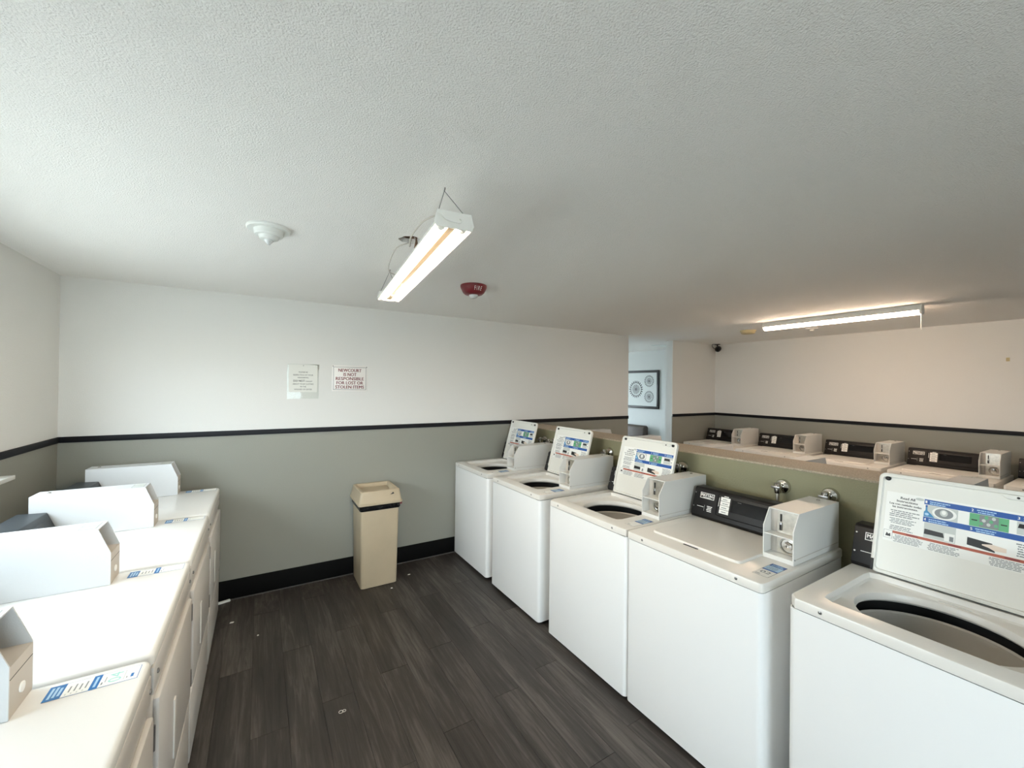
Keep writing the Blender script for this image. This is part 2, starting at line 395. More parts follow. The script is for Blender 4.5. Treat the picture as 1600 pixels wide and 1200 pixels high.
window('window_fill', 'x', WIN_FILL['x0'], WIN_FILL['x1'], WIN_FILL['z0'], WIN_FILL['z1'], YF, YF-T, 'unseen white framed window opposite the back wall, added for fill light', 3)
window('window_3', 'x', WIN3['x0'], WIN3['x1'], WIN3['z0'], WIN3['z1'], YH, YH+T, 'white framed window at the end of the hall', 3)

# black chair rail, base boards
tt = 0.012
g = G(); g.box(XL+0.001, XE, YB-tt, YB, Z_TR0, Z_TR1, 'trim', bev=0.002); struct(g.build('trim_1'), 'black chair rail on the back wall')
g = G(); g.box(XL, XL+tt, WIN['y1'], YB-tt, Z_TR0, Z_TR1, 'trim', bev=0.002); struct(g.build('trim_2'), 'black chair rail on the left wall')
g = G(); g.box(XS, XR-tt, YB-tt, YB, Z_TR0, Z_TR1, 'trim', bev=0.002); struct(g.build('trim_3'), 'black chair rail on the short wall by the doorway')
g = G(); g.box(XR-tt, XR, YF, YB, Z_TR0, Z_TR1, 'trim', bev=0.002); struct(g.build('trim_4'), 'black chair rail on the right wall')
g = G(); g.box(XL+0.001, PX0-0.001, YB-0.01, YB, 0, 0.153, 'base', bev=0.002); bb = struct(g.build('baseboard_back'), 'tall black vinyl baseboard on the back wall')
g = G(); g.box(XL+0.012, PX0-0.001, YB-0.018, YB-0.01, 0, 0.006, 'caulk'); tag(g.build('caulk_strip', bb), 'thin grey caulk line at the floor')
g = G(); g.box(XL, XL+0.01, YF, YB-0.011, 0, 0.153, 'base', bev=0.002); struct(g.build('baseboard_left'), 'black vinyl baseboard behind the dryers')

# ---------------------------------------------------------------- washers
WD, WW, TOP = 0.735, 0.70, 0.92
HW = WW/2
RC = dict(x0=0.085, x1=0.525, y0=-0.205, y1=0.275)     # lid recess in the deck
TC, TR = (0.305, 0.02), 0.205                           # tub opening
LIDW, LIDL = 0.47, 0.415

def lid_label(parent):
    """instruction print on the underside of the lid; u from the user's left, v up from the hinge"""
    P = Print()
    P.rect(0.028, 0.462, 0.136, 0.340, 'pwhite', 1)
    P.text('Read All', 0.073, 0.117, 0.315, 0.325, 'pblack', 2, 0.0004); P.text('Instructions', 0.062, 0.126, 0.302, 0.311, 'pblack', 2, 0.0004)
    P.text('Lea con cuidado todas', 0.040, 0.138, 0.289, 0.297, 'pblack', 2, 0.0004); P.text('las instrucciones.', 0.050, 0.128, 0.277, 0.285, 'pblack', 2, 0.0004)
    P.ell(0.131, 0.327, 0.013, 0.0055, 'plgrey', 2)
    P.lines(0.042, 0.135, 0.240, 0.270, 4, 'pgrey', 2, 1); P.lines(0.042, 0.135, 0.212, 0.236, 4, 'pgrey', 2, 2); P.lines(0.045, 0.130, 0.186, 0.206, 3, 'pgrey', 2, 3)
    for v in (0.312, 0.243): P.rect(0.145, 0.458, v, v+0.020, 'pblue', 2)
    for n_, u, v in (('1', 0.148, 0.312), ('2', 0.274, 0.312), ('3', 0.385, 0.312), ('4', 0.148, 0.243), ('5', 0.274, 0.243)):
        P.text(n_, u, u+0.005, v+0.005, v+0.015, 'pwhite', 3, 0.0004); P.lines(u+0.012, u+0.07, v+0.003, v+0.018, 2, 'plight', 3, int(n_))
    # 1: washer tub with bottle
    P.rect(0.150, 0.240, 0.264, 0.311, 'plgrey', 2); P.ell(0.203, 0.287, 0.034, 0.0225, 'pwhite', 3); P.ell(0.202, 0.287, 0.026, 0.0185, 'pgrey', 4); P.ell(0.202, 0.289, 0.011, 0.013, 'plgrey', 5); P.ell(0.202, 0.291, 0.006, 0.008, 'pwhite', 6)
    P.poly([(0.146, 0.264), (0.178, 0.264), (0.168, 0.276), (0.156, 0.288), (0.155, 0.302), (0.150, 0.302), (0.150, 0.288), (0.146, 0.282)], 'pcyan', 7); P.rect(0.1495, 0.1555, 0.302, 0.309, 'pblue', 7); P.ell(0.155, 0.274, 0.006, 0.005, 'plight', 8)
    # 2: green load diagram
    P.rect(0.270, 0.366, 0.264, 0.311, 'pgreen', 2); P.rect(0.295, 0.342, 0.266, 0.309, 'pgrey', 3)
    for a in range(7): P.ell(0.300+0.006*a, 0.278+0.012*(a % 3), 0.005, 0.006, 'plgrey' if a % 2 else 'pgreen', 4, 10)
    P.rect(0.275, 0.290, 0.285, 0.289, 'pblack', 3); P.rect(0.347, 0.362, 0.285, 0.289, 'pblack', 3)
    # 3: lid picture
    P.rect(0.384, 0.456, 0.266, 0.311, 'plgrey', 2); P.poly([(0.386, 0.288), (0.432, 0.288), (0.428, 0.303), (0.389, 0.303)], 'pblack', 3); P.rect(0.436, 0.453, 0.270, 0.298, 'pwhite', 3); P.ell(0.444, 0.281, 0.004, 0.004, 'pgrey', 4)
    # 4, 5: panel pictures
    P.rect(0.150, 0.238, 0.183, 0.242, 'plgrey', 2); P.poly([(0.151, 0.196), (0.208, 0.196), (0.204, 0.213), (0.152, 0.216)], 'pblack', 3); P.rect(0.208, 0.236, 0.186, 0.216, 'pwhite', 3); P.rect(0.222, 0.233, 0.188, 0.206, 'pgrey', 4)
    P.rect(0.268, 0.364, 0.183, 0.242, 'pwhite', 2); P.poly([(0.268, 0.192), (0.338, 0.184), (0.330, 0.214), (0.268, 0.220)], 'pblack', 3)
    P.poly([(0.305, 0.205), (0.330, 0.211), (0.364, 0.206), (0.364, 0.192), (0.336, 0.190), (0.322, 0.197), (0.306, 0.201)], 'pskin', 4)
    P.lines(0.384, 0.455, 0.190, 0.238, 6, 'pgrey', 2, 9)
    # warning strip
    P.rect(0.030, 0.058, 0.147, 0.180, 'pgrey', 2); P.rect(0.031, 0.057, 0.148, 0.179, 'pwhite', 3); P.poly([(0.036, 0.155), (0.053, 0.155), (0.051, 0.168), (0.045, 0.163), (0.040, 0.170)], 'pblack', 4)
    P.rect(0.058, 0.460, 0.171, 0.181, 'pred', 3)
    for u in (0.10, 0.22, 0.36): P.rect(u, u+0.035, 0.174, 0.178, 'maroon', 4)
    for u in (0.060, 0.163, 0.323): P.lines(u, u+0.095, 0.139, 0.169, 6, 'pgrey', 3, int(u*1000))
    P.build('instruction_label', basis((-0.0, LIDW/2, 0.0040), (0, -1, 0), (-1, 0, 0)), parent)

def make_lid(parent, closed):
    """local frame: hinge at x=0, lid reaches to x=-LIDL, pan side down (z<0), outside at z>0"""
    g = G()
    outer = rrect(-LIDL, 0, -LIDW/2, LIDW/2, 0.022); inner = rrect(-LIDL+0.014, -0.012, -LIDW/2+0.012, LIDW/2-0.012, 0.014)
    n = len(outer); vs = []; fs = []
    for z, ring in ((0.018, rrect(-LIDL+0.004, -0.004, -LIDW/2+0.004, LIDW/2-0.004, 0.02)), (0.013, outer), (-0.004, outer), (-0.0055, rrect(-LIDL+0.002, -0.002, -LIDW/2+0.002, LIDW/2-0.002, 0.021)), (-0.0055, inner), (0.0042, rrect(-LIDL+0.017, -0.015, -LIDW/2+0.015, LIDW/2-0.015, 0.014))):
        vs += [(p[0], p[1], z) for p in ring]
    for j in range(5):
        for i in range(n):
            k = (i+1) % n; fs.append((j*n+i, j*n+k, (j+1)*n+k, (j+1)*n+i))
    fs.append(tuple(range(n))); fs.append(tuple(range(5*n, 6*n)))
    g.add(vs, fs, 'deck' if closed else 'lid')
    lid = g.build('lid', parent)
    lid.location = (RC['x1']-0.005, 0.035, TOP-0.008 if closed else TOP+0.010)
    if not closed:
        lid.rotation_euler = (0, math.radians(105.5), 0)
        lid_label(lid)
        for y in (LIDW/2-0.028, -LIDW/2+0.034):
            g = G(); g.lathe([(0.009, 0.0), (0.009, -0.006), (0.005, -0.009), (0, -0.009)], (-LIDL+0.022, y, 0.0035), 'z', 'black', 14); g.build('bumper', lid)
        g = G(); g.prism([(-LIDL+0.016, -0.19), (-LIDL+0.032, -0.175), (-LIDL+0.032, -0.125), (-LIDL+0.016, -0.105)], -0.0035, 0.006, 'z', 'lid', bev=0.002); g.build('latch_tab', lid)
        g = G(); g.lathe([(0.004, 0.0), (0.004, -0.002), (0, -0.002)], (-LIDL+0.024, -0.15, -0.0035), 'z', 'black', 10); g.build('striker', lid)
        for y in (LIDW/2-0.006, -LIDW/2+0.006):
            g = G(); g.box(-0.05, -0.004, y-0.004, y+0.004, -0.012, -0.004, 'black', bev=0.001); g.build('hinge_bracket', lid)
    else:
        g = G(); g.prism(rrect(-LIDL-0.012, -LIDL+0.001, -0.04, 0.04, 0.006), 0.0085, 0.0092, 'z', 'black'); g.build('finger_notch', lid)
    return lid

def make_deck(parent, closed):
    g = G(); z0, z1 = 0.883, TOP
    out = rrect(0.0, WD, -HW, HW, 0.018, 3); n = len(out)
    def ring(d, z): return [(p[0], p[1], z) for p in rrect(d, WD-d, -HW+d, HW-d, 0.018, 3)]
    if closed:
        vs = ring(0, z0)+ring(0, z1-0.008)+ring(0.0025, z1-0.0022)+ring(0.008, z1)
        fs = [(j*n+i, j*n+(i+1) % n, (j+1)*n+(i+1) % n, (j+1)*n+i) for j in range(3) for i in range(n)]
        fs += [tuple(range(n))[::-1], tuple(range(3*n, 4*n))]
        g.add(vs, fs, 'deck')
    else:
        # outer skirt, top with rounded recess, dished recess floor with the round tub mouth
        N = 64
        def ray_rr(poly, c):
            pts = []
            for i in range(N):
                a = 2*math.pi*i/N; d = (math.cos(a), math.sin(a)); best = None
                for j in range(len(poly)):
                    p, q = poly[j], poly[(j+1) % len(poly)]
                    ex, ey = q[0]-p[0], q[1]-p[1]; den = d[0]*ey-d[1]*ex
                    if abs(den) < 1e-9: continue
                    t = ((p[0]-c[0])*ey-(p[1]-c[1])*ex)/den; s = ((p[0]-c[0])*d[1]-(p[1]-c[1])*d[0])/den
                    if t > 0 and -1e-6 <= s <= 1+1e-6 and (best is None or t < best): best = t
                pts.append((c[0]+d[0]*best, c[1]+d[1]*best))
            return pts
        rings = []
        rings.append([(p[0], p[1], z0) for p in ray_rr(rrect(0, WD, -HW, HW, 0.018, 3), TC)])
        rings.append([(p[0], p[1], z1-0.008) for p in ray_rr(rrect(0, WD, -HW, HW, 0.018, 3), TC)])
        rings.append([(p[0], p[1], z1-0.0022) for p in ray_rr(rrect(0.0025, WD-0.0025, -HW+0.0025, HW-0.0025, 0.018, 3), TC)])
        rings.append([(p[0], p[1], z1) for p in ray_rr(rrect(0.008, WD-0.008, -HW+0.008, HW-0.008, 0.018, 3), TC)])
        for d, z in ((0, z1), (0.0015, z1-0.002), (0.005, z1-0.020), (0.012, z1-0.026)):
            rings.append([(p[0], p[1], z) for p in ray_rr(rrect(RC['x0']+d, RC['x1']-d, RC['y0']+d, RC['y1']-d, 0.03), TC)])
        for r, z in ((TR+0.014, z1-0.030), (TR+0.004, z1-0.034), (TR, z1-0.042), (TR-0.001, z1-0.058), (TR+0.006, z1-0.066)):
            rr_ = []
            for i in range(N):
                a = 2*math.pi*i/N; x = TC[0]+r*math.cos(a)*0.97; y = TC[1]+r*math.sin(a)*1.06
                rr_.append((max(x, RC['x0']+0.020), y, z))
            rings.append(rr_)
        vs = [p for r in rings for p in r]
        fs = [(j*N+i, j*N+(i+1) % N, (j+1)*N+(i+1) % N, (j+1)*N+i) for j in range(len(rings)-1) for i in range(N)]
        g.add(vs, fs, 'deck')
    return g.build('deck', parent, smooth=32)

def make_washer(closed):
    w = empty('washing_machine')
    g = G(); ca = rrect(0.003, WD, -HW+0.002, HW-0.002, 0.022); n = len(ca)
    rs = [[(p[0], p[1], z) for p in ca] for z in (0.022, 0.879)]+[[(p[0], p[1], 0.879) for p in rrect(0.008, WD-0.005, -HW+0.007, HW-0.007, 0.018)]]
    g.add([p for r in rs for p in r], [(j*n+i, j*n+(i+1) % n, (j+1)*n+(i+1) % n, (j+1)*n+i) for j in range(2) for i in range(n)]+[tuple(range(n))[::-1]], 'white')
    g.build('cabinet', w)
    for sx in (0.06, WD-0.06):
        for sy in (-1, 1):
            g = G(); g.lathe([(0.018, 0), (0.018, 0.01), (0.008, 0.012), (0.008, 0.03)], (sx, sy*(HW-0.06), 0), 'z', 'black', 12); g.build('foot', w)
    make_deck(w, closed); make_lid(w, closed)
    if not closed:
        g = G(); c = (TC[0], TC[1], 0)
        g.lathe([(0.262, 0.880), (0.262, 0.790), (0.238, 0.788)], c, 'z', 'black', 40, caps=False); g.build('tub_seal', w)
        g = G(); g.lathe([(0.243, 0.802), (0.239, 0.808), (0.232, 0.802), (0.236, 0.785), (0.240, 0.735), (0.240, 0.715), (0.246, 0.715)], c, 'z', 'tub', 40, caps=False); g.build('balance_ring', w)
        g = G(); g.lathe([(0.243, 0.715), (0.243, 0.48), (0.20, 0.46), (0.0, 0.46)], c, 'z', 'drum', 40, caps=False); g.build('drum', w)
        g = G(); g.lathe([(0.14, 0.46), (0.10, 0.49), (0.05, 0.52), (0.04, 0.66), (0.028, 0.70), (0, 0.705)], c, 'z', 'tub', 24)
        for k in range(4):
            a = math.pi/2*k; R_ = Matrix.Translation((c[0], c[1], 0)) @ Matrix.Rotation(a, 4, 'Z')
            g.prism([(0.03, 0.47), (0.13, 0.47), (0.11, 0.50), (0.05, 0.58), (0.04, 0.63)], -0.006, 0.006, 'y', 'tub', X=R_)
        g.build('agitator', w)
    for y in (0.245, -0.245):
        g = G(); g.lathe([(0.006, 0.0), (0.006, -0.0015), (0.0035, -0.0028), (0, -0.003)], (0.0005, y, 0.902), 'x', 'screw', 12); g.build('screw', w)
    # control panel
    y0, y1 = -0.198, HW-0.004; g = G()
    g.prism([(0.553, TOP+0.001), (0.548, TOP+0.018), (0.592, 1.083), (0.604, 1.092), (0.668, 1.092), (0.672, 1.085), (0.672, TOP+0.001)], y0, y1, 'y', 'panel', bev=0.002)
    cp = g.build('control_panel', w)
    # face of the panel: u to the user's right, v up the slope
    o = Vector((0.5478, y1, TOP+0.018)); vdir = Vector((0.592-0.548, 0, 1.083-(TOP+0.018))); Lp = vdir.length
    Xp = basis(o, (0, -1, 0), vdir)
    P = Print(); P.rect(0.040, 0.128, 0.100, 0.133, 'pwhite', 2); P.rect(0.043, 0.125, 0.103, 0.130, 'pblack', 3); P.text('MAYTAG', 0.047, 0.121, 0.111, 0.127, 'pwhite', 4, 0.0008); P.rect(0.060, 0.108, 0.1045, 0.1075, 'pwhite', 4)
    P.build('logo_plate', Xp, cp)
    P = Print(); P.rect(0.030, 0.072, 0.048, 0.051, 'pwhite', 2)
    for k in range(4):
        P.rect(0.076, 0.0775, 0.030+0.009*k, 0.035+0.009*k, 'pwhite', 2); P.lines(0.092, 0.130, 0.029+0.009*k, 0.035+0.009*k, 1, 'pwhite', 2, k, 0.8)
    P.build('setting_text', Xp, cp)
    g = G(); inset = rrect(0.148, 0.540, 0.022, 0.148, 0.012)
    ins2 = rrect(0.152, 0.536, 0.026, 0.144, 0.009); n = len(inset)
    g.add([(p[0], p[1], 0.0005) for p in inset]+[(p[0], p[1], 0.003) for p in rrect(0.150, 0.538, 0.024, 0.146, 0.011)]+[(p[0], p[1], 0.0008) for p in ins2], [(j*n+i, j*n+(i+1) % n, (j+1)*n+(i+1) % n, (j+1)*n+i) for j in range(2) for i in range(n)], 'panel', Xp)
    g.build('bezel', cp)
    P = Print()
    for k in range(4):
        P.rect(0.168, 0.223, 0.040+0.0235*k, 0.0615+0.0235*k, 'pwhite', 4); P.lines(0.178, 0.214, 0.047+0.0235*k, 0.053+0.0235*k, 1, 'pgrey', 5, k+20, 0.8)
    P.rect(0.185, 0.212, 0.1355, 0.1395, 'pwhite', 4); P.rect(0.158, 0.161, 0.075, 0.125, 'pwhite', 4)
    P.build('cycle_label', Xp, cp)
    P = Print(); P.rect(0.232, 0.455, 0.060, 0.128, 'screen', 3); P.rect(0.265, 0.285, 0.120, 0.122, 'pgrey', 4); P.build('display', Xp, cp)
    for v in (0.045, 0.125):
        g = G(); g.lathe([(0.0035, 0.0), (0.0035, 0.002), (0, 0.0025)], (0.009, v, 0.0), 'z', 'screw', 10, X=Xp); g.build('screw', cp)
    # coin box
    bx0, bx1, by0, by1, bz = 0.288, 0.733, -0.331, -0.204, 1.139
    prof = [(bx0, TOP+0.001), (bx0, 1.066), (bx0+0.050, bz), (bx1, bz), (bx1, TOP+0.001)]
    g = G(); t = 0.004
    g.prism(prof, by0, by0+t, 'y', 'box'); g.prism(prof, by1-t, by1, 'y', 'box')
    g.box(bx0+0.050, bx1, by0+t, by1-t, bz-t, bz, 'box'); g.box(bx1-t, bx1, by0+t, by1-t, TOP+0.001, bz-t, 'box')
    g.box(bx0, bx1-t, by0+t, by1-t, TOP+0.001, TOP+0.022, 'box', bev=0.001)
    g.box(bx0+0.004, bx0+0.06, by0+t, by1-t, 1.028, 1.033, 'box')
    g.box(bx0+0.062, bx0+0.066, by0+t, by1-t, TOP+0.022, bz-t, 'cavity')
    cb = g.build('coin_box', w, smooth=0)
    ym = (by0+by1)/2
    g = G(); xp = bx0+0.054; g.prism([(xp, 1.034), (xp+0.004, 1.034), (xp+0.010, bz-0.005), (xp+0.006, bz-0.005)], by0+0.008, by1-0.034, 'y', 'steel'); g.build('coin_plate', cb)
    g = G(); g.box(xp-0.001, xp+0.004, by1-0.052, by1-0.047, 1.085, 1.118, 'black'); g.box(xp-0.003, xp+0.004, by1-0.056, by1-0.044, 1.045, 1.080, 'screw', bev=0.002); g.box(xp-0.004, xp+0.002, by1-0.053, by1-0.046, 1.047, 1.070, 'black'); g.build('coin_slot', cb)
    g = G(); g.box(xp, xp+0.004, by0+0.006, by1-0.034, TOP+0.024, 1.026, 'steel'); g.build('lock_plate', cb)
    g = G(); g.lathe([(0.036, 0.0), (0.036, -0.006), (0.030, -0.008), (0.028, -0.003), (0.019, -0.003), (0.018, -0.010), (0.007, -0.011), (0.006, -0.006), (0, -0.006)], (xp, by0+0.044, 0.984), 'x', 'chrome', 28); g.build('lock', cb)
    g = G(); g.lathe([(0.008, 0), (0.008, 0.003), (0.005, 0.006), (0, 0.007)], (bx1-0.06, ym, bz), 'z', 'chrome', 14); g.build('top_lock', cb)
    for z in (0.945,):
        g = G(); g.lathe([(0.0035, 0), (0.0035, -0.002), (0, -0.002)], (bx0+0.01, by0, z), 'y', 'screw', 10); g.build('screw', cb)
    g = G(); g.box(bx0+0.02, bx1-0.01, by0-0.0015, by0, TOP+0.024, TOP+0.026, 'cavity'); g.build('seam', cb)
    return w

def sticker_mesh(parent, number, X):
    """small portrait service sticker: u right, v up, 0.062 x 0.165"""
    P = Print(); P.rect(0, 0.062, 0, 0.165, 'pblack', 1); P.rect(0.0012, 0.0608, 0.0012, 0.1638, 'pwhite', 2)
    P.rect(0.0012, 0.0608, 0.132, 0.1638, 'pblue', 3); P.lines(0.007, 0.056, 0.138, 0.160, 2, 'plight', 4, 4, 0.6)
    P.rect(0.0012, 0.0608, 0.086, 0.130, 'plight', 3); P.lines(0.008, 0.055, 0.090, 0.128, 4, 'pgrey', 4, 5, 0.4)
    P.rect(0.0012, 0.0608, 0.074, 0.086, 'pblue', 3)
    if number: P.text(number, 0.012, 0.050, 0.032, 0.060, 'pgrey', 4, 0.001)
    P.lines(0.006, 0.030, 0.008, 0.022, 2, 'pgrey', 4, 6, 0.5)
    return P.build('sticker', X, parent)
def dryer_sticker(parent, number, X):
    """long landscape sticker: u right 0.172, v up 0.058"""
    P = Print(); P.rect(0, 0.172, 0, 0.058, 'pblue2', 1); P.rect(0.0012, 0.1708, 0.0012, 0.0568, 'pwhite', 2)
    P.rect(0, 0.031, 0, 0.058, 'pblue2', 3)
    for i, u in enumerate((0.006, 0.014, 0.022)): P.lines(0.006, 0.052, u, u+0.006, 1, 'plight', 4, 31+i, 0.9) if False else P.rect(u, u+0.005, 0.007+0.002*i, 0.050-0.006*(i == 2), 'plight', 4)
    for i, u in enumerate((0.040, 0.050, 0.060, 0.070)):
        P.rect(u, u+0.003, 0.016, 0.040+0.004*(i % 2), 'pgrey', 3); P.rect(u-0.003, u-0.001, 0.006, 0.012, 'plgrey', 3)
    P.rect(0.080, 0.096, 0, 0.058, 'pblue2', 3); P.rect(0.086, 0.091, 0.008, 0.050, 'plight', 4)
    P.rect(0.100, 0.103, 0.010, 0.020, 'pgrey', 3); P.rect(0.106, 0.1075, 0.018, 0.040, 'pgrey', 3)
    if number:
        R_ = Matrix.Identity(4)
        vs, fs = text_mesh(number)
        P.g.add([(0.112+(1-v.y)*0.026, 0.010+v.x*0.040, P.lift*3) for v in vs], fs, 'pteal')
        P.rect(0.143, 0.1436, 0.008, 0.050, 'pgrey', 3)
        P.rect(0.148, 0.150, 0.012, 0.020, 'pgrey', 3); P.rect(0.156, 0.162, 0.012, 0.028, 'pblue2', 3)
    return P.build('sticker', X, parent)

washer_open = make_washer(False); washer_closed = make_washer(True)
def place(proto, used, name_loc, rz=0):
    if not used[0]: o = proto; used[0] = True
    else: o = copy_tree(proto)
    o.location = name_loc; o.rotation_euler = (0, 0, rz); return o
uo, uc = [False], [False]
XW = 1.686
near_objs = []
near = [(3.852, 'o', None, 'white coin washer with open lid, right against the back wall in the near row'),
        (3.067, 'o', None, 'white coin washer with open lid, second from the back wall in the near row'),
        (2.262, 'o', None, 'white coin washer with open lid, just behind the closed one in the near row'),
        (1.560, 'c', '02', 'white coin washer with closed lid and black control panel in the near row'),
        (0.771, 'o', None, 'white coin washer with open lid at the right edge, nearest to us')]
for yl, k, num, lab in near:
    o = place(washer_open, uo, (XW, yl-HW, 0)) if k == 'o' else place(washer_closed, uc, (XW, yl-HW, 0))
    tag(o, lab, 'washing machine', 'near row of coin washers'); near_objs.append((o, num))
far = [(3.80, 'coin washer with closed lid in the corner of the far row, beside the short wall'),
       (3.035, 'coin washer with closed lid, second from the corner in the far row'),
       (2.262, 'coin washer with closed lid, third from the corner in the far row'),
       (1.520, 'coin washer with closed lid, fourth from the corner in the far row'),
       (0.778, 'coin washer of the far row cut off by the right edge of the picture')]
for yl, lab in far:
    o = place(washer_closed, uc, (5.25, yl-HW, 0)); tag(o, lab, 'washing machine', 'far row of coin washers')
for o, num in near_objs: sticker_mesh(o, num, basis((0.078, -0.268, TOP), (0, -1, 0), (1, 0, 0)))

# ---------------------------------------------------------------- dryers
DD, DW = 0.72, 0.716; HD = DW/2
def make_dryer():
    d = empty('clothes_dryer')
    g = G(); g.prism(rrect(0.004, DD, -HD+0.002, HD-0.002, 0.02), 0.022, 0.884, 'z', 'dryerfront'); g.build('cabinet', d)
    for sx in (0.06, DD-0.06):
        for sy in (-1, 1):
            g = G(); g.lathe([(0.018, 0), (0.018, 0.01), (0.008, 0.012), (0.008, 0.03)], (sx, sy*(HD-0.06), 0), 'z', 'black', 12); g.build('foot', d)
    g = G(); n = 20
    def ring(dd, z): return [(p[0], p[1], z) for p in rrect(dd-0.004, DD-dd, -HD+dd, HD-dd, 0.022)]
    rs = [ring(0, 0.886), ring(0, TOP-0.010), ring(0.003, TOP-0.003), ring(0.010, TOP)]; n = len(rs[0])
    g.add([p for r in rs for p in r], [(j*n+i, j*n+(i+1) % n, (j+1)*n+(i+1) % n, (j+1)*n+i) for j in range(3) for i in range(n)]+[tuple(range(n))[::-1], tuple(range(3*n, 4*n))], 'dryertop'); g.build('top', d, smooth=50)
    g = G(); g.box(-0.012, 0.005, -HD+0.012, HD-0.05, 0.345, 0.765, 'dryerfront', bev=0.006); dr = g.build('door', d)
    g = G(); g.box(-0.016, -0.011, 0.045, 0.07, 0.40, 0.60, 'deck', bev=0.002); g.build('handle', dr)
    for z in (0.42, 0.70):
        g = G(); g.lathe([(0.005, -0.035), (0.005, 0.035)], (-0.010, -HD+0.008, z), 'z', 'screw', 10); g.box(-0.008, 0.004, -HD+0.008, -HD+0.03, z-0.03, z+0.03, 'screw'); g.build('hinge', dr)
    g = G(); g.box(-0.008, 0.005, -HD+0.008, HD-0.008, 0.03, 0.315, 'dryerfront', bev=0.005); g.build('lower_panel', d)
    g = G(); g.box(-0.004, 0.005, -HD+0.008, HD-0.008, 0.80, 0.878, 'dryerfront', bev=0.003); g.build('upper_panel', d)
    for y in (0.30, -0.335):
        g = G(); g.lathe([(0.007, 0.0), (0.007, -0.003), (0.004, -0.005), (0, -0.0055)], (-0.004, y, 0.84), 'x', 'screw', 12); g.build('screw', d)
    # control panel
    g = G(); y0, y1 = -0.236, HD-0.006
    g.prism([(0.572, TOP+0.001), (0.572, 0.955), (0.612, 1.055), (0.712, 1.060), (0.715, TOP+0.001)], y0, y1, 'y', 'panel2', bev=0.003); cp = g.build('control_panel', d)
    o = Vector((0.572, y1, 0.955)); vd = Vector((0.04, 0, 0.10)); Xp = basis(o, (0, -1, 0), vd)
    P = Print(); P.rect(0.05, 0.14, 0.06, 0.088, 'pwhite', 2); P.rect(0.053, 0.137, 0.063, 0.085, 'pblack', 3); P.text('MAYTAG', 0.058, 0.132, 0.067, 0.081, 'pwhite', 4, 0.0008); P.build('logo_plate', Xp, cp)
    P = Print(); P.rect(0.20, 0.26, 0.02, 0.085, 'plgrey', 2); P.lines(0.21, 0.25, 0.025, 0.08, 4, 'pgrey', 3, 3); P.rect(0.30, 0.50, 0.03, 0.08, 'screen', 2); P.build('cycle_label', Xp, cp)
    # coin box
    bx0, bx1, by0, by1, bz = 0.222, 0.675, -HD+0.003, -HD+0.120, 1.134; t = 0.004
    prof = [(bx0, TOP+0.001), (bx0, 1.040), (bx0+0.036, bz), (bx1, bz), (bx1, TOP+0.001)]
    g = G(); g.prism(prof, by0, by0+t, 'y', 'dbox'); g.prism(prof, by1-t, by1, 'y', 'dbox')
    g.box(bx0+0.036, bx1, by0+t, by1-t, bz-t, bz, 'dbox'); g.box(bx1-t, bx1, by0+t, by1-t, TOP+0.001, bz-t, 'dbox')
    g.box(bx0, bx0+t, by0+t, by1-t, TOP+0.001, 1.038, 'cavity'); g.box(bx0+t, bx0+0.10, by0+t, by1-t, 1.034, 1.038, 'cavity'); g.box(bx0+0.10, bx0+0.104, by0+t, by1-t, TOP+0.02, bz-t, 'pgrey')
    cb = g.build('coin_box', d, smooth=0); ym = (by0+by1)/2
    g = G(); g.lathe([(0.012, 0.0), (0.012, -0.003), (0.006, -0.004), (0, -0.004)], (bx0, ym, 0.962), 'x', 'pwhite', 16); g.build('lock', cb)
    g = G(); g.box(bx0-0.0006, bx0+0.001, by0+t, by1-t, 1.008, 1.0095, 'black'); g.build('seam', cb)
    P = Print(); P.rect(0, 0.085, 0, 0.05, 'pgrey', 1); P.rect(0.002, 0.041, 0.002, 0.048, 'plgrey', 2); P.rect(0.044, 0.083, 0.002, 0.048, 'plgrey', 2); P.build('top_label', basis((bx0+0.046, by1-0.017, bz), (0, -1, 0), (1, 0, 0)), cb)
    g = G(); g.lathe([(0.008, 0), (0.008, 0.003), (0.004, 0.006), (0, 0.006)], (bx1-0.05, ym, bz), 'z', 'chrome', 12); g.build('top_lock', cb)
    return d
dryer = make_dryer(); ud = [False]
XD = -0.25
left_objs = []
left = [(3.692, None, 'white coin dryer in the far left corner by the back wall'),
        (2.959, None, 'white coin dryer second from the back wall, in the row at the left'),
        (2.226, None, 'white coin dryer third from the back wall, in the row at the left'),
        (1.493, '04', 'white coin dryer nearest to us at the lower left, with a blue and white sticker')]
for yf, num, lab in left:
    o = place(dryer, ud, (XD, yf-HD, 0), math.pi); tag(o, lab, 'dryer', 'dryers along the left wall'); left_objs.append((o, num))
mid = [(3.84, 'white machine hidden behind the half wall, coin box top showing nearest the back wall'),
       (3.09, 'white machine hidden behind the half wall, coin box top showing below the doorway'),
       (2.29, 'white machine hidden behind the half wall, coin box top showing before the far corner washer'),
       (1.56, 'white machine hidden behind the half wall, coin box top showing before the third far washer'),
       (0.73, 'white machine hidden behind the half wall, coin box top showing before the fourth far washer')]
for yf, lab in mid:
    o = place(dryer, ud, (3.98, yf-HD, 0), math.pi); o.scale = (1, 1, 1.03); tag(o, lab, 'dryer', 'machines behind the half wall')
for o, num in left_objs: dryer_sticker(o, num, basis((0.184, -0.276, TOP), (-1, 0, 0), (0, -1, 0)))

